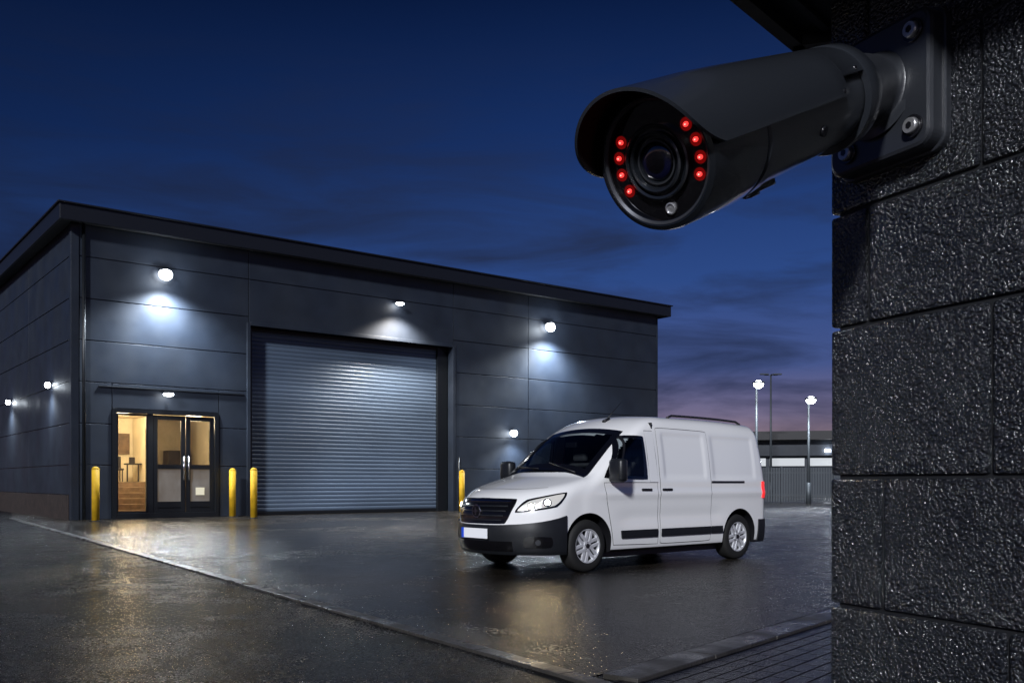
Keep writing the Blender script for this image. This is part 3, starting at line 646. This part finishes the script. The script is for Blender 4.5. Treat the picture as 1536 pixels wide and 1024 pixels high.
# rear bumper
V,U=np.meshgrid(np.linspace(0,1,12),np.linspace(-1,1,60),indexing='ij'); th=np.radians(U.ravel()*66); z=.25+.33*V.ravel()
O=np.stack([np.full(720,4.1),np.zeros(720),z],1); D=np.stack([np.cos(th),np.sin(th),0*th],1)
obj('rear_bumper',patch(O,D,12,60,[M['trim']],.02,name='rear_bumper'),van)
b=B(); b.box(1.3,3.7,-.80,.80,.16,.26); b.cyl((.6,-.3,.25),(.6,.3,.25),.06); b.cyl((.92,-.7,.33),(.92,.7,.33),.04); b.cyl((4.05,-.7,.33),(4.05,.7,.33),.05); obj('chassis',b.done('ch',M['black']),van)
# bonnet shut line
def hoodline():
    vs=[];fs=[]; k=40
    ys=np.linspace(-.70,.70,k); O=np.stack([np.full(k,.0)+.22+.22*(np.abs(ys)/.7)**3,ys,np.full(k,.6)],1); D=np.tile(np.array([0,0,1.]),(k,1)); P=root(O,D,1.2)
    O2=O.copy(); O2[:,0]+=.009; P2=root(O2,D,1.2)
    for a_,c_ in zip(P,P2): vs+=[a_+np.array([0,0,.002]),c_+np.array([0,0,.002])]
    for i in range(k-1): fs.append((2*i,2*i+1,2*i+3,2*i+2))
    return mesh('hoodline',vs,fs,M['black'])
obj('bonnet_seam',hoodline(),van)
# wheels
tp=[(.205,-.105),(.235,-.118),(.29,-.115),(.325,-.095),(.335,-.06),(.335,.06),(.325,.095),(.29,.115),(.235,.118),(.205,.105),(.205,-.105)]
tyre=lathe(tp,64,M['rubber'],'tyre')
b=B()
rimv=lathe([(.215,.10),(.222,.106),(.215,.112),(.20,.10),(.195,.06),(.19,-.1),(.0001,-.09)],48,[M['alloy'],M['black']],'rimb',mi=[0,0,0,0,1,1])
b.bm.from_mesh(rimv)
for k in range(6):
    a=k*math.pi/3; q=Matrix.Rotation(a,3,'Z')
    for o_ in (-.034,.034):
        vs=b.box(.035,.205,o_-.023,o_+.023,.070,.100,bev=.008); bmesh.ops.rotate(b.bm,cent=(0,0,0),matrix=q,verts=vs)
b.cyl((0,0,.04),(0,0,.105),.068,.062,seg=24); b.cyl((0,0,.105),(0,0,.112),.032,.03,seg=20,mi=1)
for k in range(5): b.cyl((.045*math.cos(k*1.2566),.045*math.sin(k*1.2566),.10),(.045*math.cos(k*1.2566),.045*math.sin(k*1.2566),.108),.007,seg=6,mi=1)
rim=b.done('rim',[M['alloy'],M['black']])
b=B(); b.cyl((0,0,-.02),(0,0,0),.13,seg=32); disc=b.done('disc',M['screw'])
for xw in XW:
    for sgn in (-1,1):
        wo=obj('wheel',None,van); wo.location=(xw,sgn*.815,WR-.004); wo.rotation_euler=(R(90) if sgn<0 else R(-90),0,0)
        obj('tyre',tyre,wo); r=obj('rim',rim,wo); r.rotation_euler=(0,0,.3*xw); obj('brake_disc',disc,wo)
for sgn in (-1,1):
    light('headlight_light','SPOT',(-.15,sgn*.60,.84),140,(1,.78,.50),van,.05,tgt=(-1,0,-.12),cone=80,blend=.8)
# ---------------------------------------------------------------- block wall
wd=Vector((-.434,.901,0)).normalized(); wn=Vector((-wd.y,wd.x,0)) # normal toward left/front
wall=obj('block_wall',None,label='dark painted textured concrete block wall with camera',cat='wall')
wang=math.atan2(-wd.y,-wd.x) # local x = toward viewer
WX=.4865
wall.location=(WX,1.4,0); wall.rotation_euler=(0,0,wang)
ly=Vector((-math.sin(wang),math.cos(wang),0)); sg=1 if ly.dot(wn)<0 else -1 # sg*y goes into the wall
zj=[0,.195,.39,.58,.77,.965,1.157,1.38,1.551,1.745,1.88]
offs=[.09,.287,.09,.287-.0,.287,.0916,.264,.065,.2495,.065]
b=B(); b2=B(); X0=-.006
for i in range(len(zj)-1):
    xs=[X0]; q=offs[i]
    if i==4: q=.2867
    while q<2.6: xs.append(q); q+=.395
    xs.append(q)
    for a_,c_ in zip(xs[:-1],xs[1:]):
        j=.0025; y0,y1=0,.28*sg
        b.box(a_+(j if a_>0 else random.uniform(-.001,.001)),c_-j,min(y0,y1),max(y0,y1),zj[i]+j,zj[i+1]-j,bev=.0045)
b2.box(.008,2.6,min(.006*sg,.27*sg),max(.006*sg,.27*sg),0,1.88)
bm_=b.done('blocks',M['block'])
obj('blocks',bm_,wall); obj('mortar',b2.done('mortar',M['mortar']),wall)
# eave
zs_=1.87
poly=[(.4695,1.543),(.25,1.292),(1.55,-1.41),(3.2,-1.2),(2.6,.9)]
def prism(poly,z0,z1,m,name):
    n=len(poly); vs=[(x,y,z0) for x,y in poly]+[(x,y,z1) for x,y in poly]; fs=[tuple(range(n))[::-1],tuple(range(n,2*n))]
    for i in range(n): fs.append((i,(i+1)%n,n+(i+1)%n,n+i))
    me=mesh(name,vs,fs,m); return sharp(me)
ev=obj('eave',None,label='dark metal eave overhanging the block wall',cat='roof')
obj('soffit',prism(poly,zs_+.012,zs_+.1,M['soffit'],'soffit'),ev)
def rimp(p,q,w_,z0,z1,name):
    p=Vector(p);q=Vector(q); d=(q-p).normalized(); nn=Vector((-d.y,d.x))*w_
    me=prism([tuple(p),tuple(q),tuple(q+nn),tuple(p+nn)],z0,z1,M['soffit'],name); return obj('fascia_trim',me,ev)
rimp(poly[1],poly[0],-.022,zs_-.004,zs_+.13,'t1'); rimp(poly[0],poly[4],-.022,zs_-.004,zs_+.13,'t2')
rimp((.28,1.24),(.50,1.489),-.012,zs_+.004,zs_+.013,'t3')
# ---------------------------------------------------------------- security camera
Fp=Vector((.139,.89,.307+H)); Rp=Vector((.4516,1.2,.510+H)); fw=(Fp-Rp).normalized(); up=(Vector((0,0,1))-fw*fw.z).normalized(); rt=up.cross(fw)
MC=Matrix(((rt.x,up.x,fw.x,Fp.x),(rt.y,up.y,fw.y,Fp.y),(rt.z,up.z,fw.z,Fp.z),(0,0,0,1)))
def WL(s,h,o=0): # wall pt; o = proud distance
    return Vector((.4865,1.4,0))-wd*s+wn*o+Vector((0,0,h))
E=WL(.111,1.687,0)
cc=obj('security_camera',None,label='black bullet security camera with glowing red infrared lights',cat='security camera'); cc.location=E
MI=Matrix.Translation(E).inverted()
def cpart(name,me,parent=None,M_=MC):
    return obj(name,me,cc if parent is None else parent,mtx=(MI@M_) if parent is None else M_)
RR=.066
# housing (local z forward; negative = backward)
pr=[(.0555,.0005),(.060,.003),(.0645,.001),(RR,-.004),(RR,-.098),(.0655,-.101),(.0625,-.103),(.0625,-.109),(.0650,-.111),(.0640,-.130),(.0612,-.133),(.0575,-.28),(.0545,-.37),(.0530,-.374),(.0530,-.379),(.0545,-.382),(.0540,-.418),(.0515,-.428),(.044,-.432),(.0001,-.434)]
hs=cpart('housing',sharp(lathe(pr,96,[M['cam'],M['camr']],'housing',mi=[1,1,1,1,1,1,1]+[0]*12),30))
pr=[(.0565,-.002),(.0560,.0012),(.0585,.0030),(.0600,.0010)]
cpart('front_ring',sharp(lathe(pr,96,M['ring'],'front_ring'),60))
cpart('front_window',sharp(lathe([(.0562,-.001),(.0562,-.0045),(.0001,-.0046)],96,M['cglass'],'win'),30))
# lens assembly
lp=[(.0355,-.0044),(.0355,.0005),(.0340,.0020),(.0318,.0008),(.0312,-.003),(.0290,-.003),(.0284,.0025),(.0268,.0040),(.0248,.0028),(.0235,-.002),(.0215,-.002),(.0208,.0005),(.0192,.0005),(.0178,-.003)]
ln=cpart('lens',sharp(lathe(lp,96,[M['camr'],M['ring']],'lens_barrel',mi=[0,1,0,0,0,0,1,0,0,0,0,1,0]),25))
prl=[(.0180,-.003)]
for k in range(1,11): a=k/10*math.pi/2; prl.append((.0180*math.cos(a)+.00001,-.003+.006*math.sin(a)))
obj('lens_glass',lathe(prl,64,[M['lens'],M['pupil']],'lens_glass',mi=[1]*3+[0]*3+[1]*4),ln)
# led
b=B(); b.sph((0,0,.0006),.0030,sc_=(1,.8,.6),u=16,v=8); b.sph((0,0,.0018),.0013,mi=1,sc_=(1,.8,.6),u=10,v=6); ledm=b.done('led',[M['led'],M['ledc']])
b=B(); b.cyl((0,0,-.0002),(0,0,.0004),.0062,seg=20); cupm=b.done('led_cup',M['ledr'])
for a in (143.6,163,183,205,33,12,-8.5,-28):
    x,y=.0460*math.cos(R(a)),.0460*math.sin(R(a))
    l_=obj('infrared_led',ledm,cc,mtx=MI@MC@Matrix.Translation((x,y,-.0044))@Matrix.Rotation(R(a)*.35 if a<90 else R(a-180)*.35,4,'Z'))
    obj('led_cup',cupm,l_)
cpart('light_sensor',sharp(lathe([(.0058,-.0045),(.0058,-.002),(.0046,-.0015),(.0042,-.003),(.0001,-.0025)],32,M['screw'],'sensor')),None,MC@Matrix.Translation((.0015,-.0455,0)))
# hood
def taper(z): return 1-.165*min(1,max(0,(-z-.08)/.30))
def hood():
    vs=[];fs=[];mi=[]; nA=64
    stations=[(.024,0,1),(.021,0,1),(.005,0,1),(-.01,0,.6),(-.03,0,.2),(-.06,0,0),(-.12,0,0),(-.2,0,0),(-.27,0,0),(-.302,0,0),(-.303,1,0),(-.365,1,0)]
    ro=.0735; ri=.0702
    for si,(z,nt_,wt) in enumerate(stations):
        half=R(90 if not nt_ else 70); tf=taper(z)
        for k in range(nA+1):
            q=-1+2*k/nA
            a=math.pi/2+half*q
            dz=wt*(.022*max(0,math.sin(a))-.032*abs(q)**9)
            for r_ in (ro,ri): vs.append((r_*tf*math.cos(a),r_*tf*math.sin(a),z+dz))
    W2=2*(nA+1)
    for s_ in range(len(stations)-1):
        for k in range(nA):
            a=s_*W2+2*k; c=(s_+1)*W2+2*k
            fs.append((a,a+2,c+2,c)); fs.append((a+1,c+1,c+3,a+3)); mi+=[0,1]
        fs.append((s_*W2,(s_+1)*W2,(s_+1)*W2+1,s_*W2+1)); e_=2*nA; fs.append((s_*W2+e_,s_*W2+e_+1,(s_+1)*W2+e_+1,(s_+1)*W2+e_)); mi+=[0,0]
    for s_ in (0,len(stations)-1):
        for k in range(nA):
            a=s_*W2+2*k; fs.append((a,a+1,a+3,a+2)); mi.append(0)
    return sharp(mesh('hood',vs,fs,[M['cam'],M['caminner']],True,mi),35)
cpart('sun_shield',hood())
# seam clips along shield edge & collar
for sgn in (1,-1):
    for z,a_ in ((-.290,.006),(-.345,.026)):
        rr_=.0735*taper(z); b=B(); b.cyl((sgn*(rr_-.006)*math.cos(a_/rr_),a_,z),(sgn*(rr_+.0012)*math.cos(a_/rr_),a_,z),.0024,seg=10); cpart('shield_screw',b.done('sscrew',M['cam2']))
    b=B(); b.cyl((sgn*.051,-.026,-.245),(sgn*.0555,-.028,-.245),.006,seg=16); cpart('side_screw',b.done('sidescrew',M['cam2']))
b=B(); b.box(-.008,.008,-.066,-.056,-.205,-.135,bev=.002); b.box(-.006,.006,-.069,-.06,-.17,-.15,bev=.002)
cpart('clip',b.done('clips',M['cam2']))
cpart('collar',sharp(lathe([(.0550,-.366),(.0622,-.366),(.0630,-.368),(.0625,-.396),(.0612,-.399),(.0550,-.402)],80,M['cam'],'collar'),30))
# bracket arm
def tube(pts,rad,seg=40):
    vs=[];fs=[]; P=[Vector(p) for p in pts]
    for i,p in enumerate(P):
        t=(P[min(i+1,len(P)-1)]-P[max(i-1,0)]).normalized(); u_=Vector((0,0,1)).cross(t).normalized(); v_=t.cross(u_)
        for k in range(seg): a=2*math.pi*k/seg; vs.append(p+(u_*math.cos(a)+v_*math.sin(a))*rad[i]-E)
    for i in range(len(P)-1):
        for k in range(seg): k2=(k+1)%seg; fs.append((i*seg+k,i*seg+k2,(i+1)*seg+k2,(i+1)*seg+k))
    fs.append(tuple(range(seg))[::-1]); fs.append(tuple(range((len(P)-1)*seg,len(P)*seg)))
    return sharp(mesh('arm',vs,fs,M['camm'],True),40)
bk=Fp-fw*.415
p0=bk; p3=WL(.113,1.687,.032); nA=20; pts=[];rad=[]
p1=bk-fw*.060; p2=p3+wn*.040+Vector((0,0,.008))
for i in range(nA+1):
    t=i/nA; pts.append(p0*(1-t)**3+p1*3*t*(1-t)**2+p2*3*t*t*(1-t)+p3*t**3)
    rad.append(.047-.004*math.sin(t*math.pi)+(.016*max(0,(t-.75)/.25)**2))
obj('bracket_arm',tube(pts,rad),cc)
# base plate rounded box in wall frame
MW=Matrix(((-wd.x,wn.x,0,0),(-wd.y,wn.y,0,0),(0,0,1,0),(0,0,0,1)))@Matrix.Translation((.004,0,-.003))  # x=s, y=outward, z up
def rbox(hx,hz,y0,y1,r,ch=.006,seg=8):
    loop=[]
    for cx_,cz_,a0 in ((hx-r,hz-r,0),(-hx+r,hz-r,90),(-hx+r,-hz+r,180),(hx-r,-hz+r,270)):
        for k in range(seg+1): a=R(a0+90*k/seg); loop.append((cx_,cz_,math.cos(a),math.sin(a)))
    n=len(loop); rings=[(y0,0),(y1-ch,0),(y1-ch*.3,ch*.3),(y1,ch)]; vs=[];fs=[]
    for y,ins in rings:
        for cx_,cz_,c_,s_ in loop: vs.append((cx_+(r-ins)*c_,y,cz_+(r-ins)*s_))
    for i in range(3):
        for k in range(n): k2=(k+1)%n; fs.append((i*n+k,i*n+k2,(i+1)*n+k2,(i+1)*n+k))
    fs.append(tuple(range(3*n,4*n))); fs.append(tuple(range(n))[::-1])
    return sharp(mesh('plate',vs,fs,M['camm'],False),30)
obj('mounting_plate',rbox(.088,.092,.0,.034,.022),cc,mtx=MW.copy())
obj('mounting_gasket',rbox(.092,.096,-.002,.010,.024,.002),cc,mtx=MW.copy())
b=B(); b.cyl((0,0,0),(0,.004,0),.0150,seg=28,mi=1); b.cyl((0,.004,0),(0,.010,0),.0112,.0098,seg=28); b.cyl((0,.0101,0),(0,.0104,0),.0050,seg=6,mi=1)
scm=b.done('screw',[M['screw'],M['cam2']])
for sx_,sz_ in ((.062,.0635),(.062,-.0635),(-.052,-.0635),(-.052,.0635)):
    obj('screw',scm,cc,mtx=MW@Matrix.Translation((sx_,.034,sz_)))
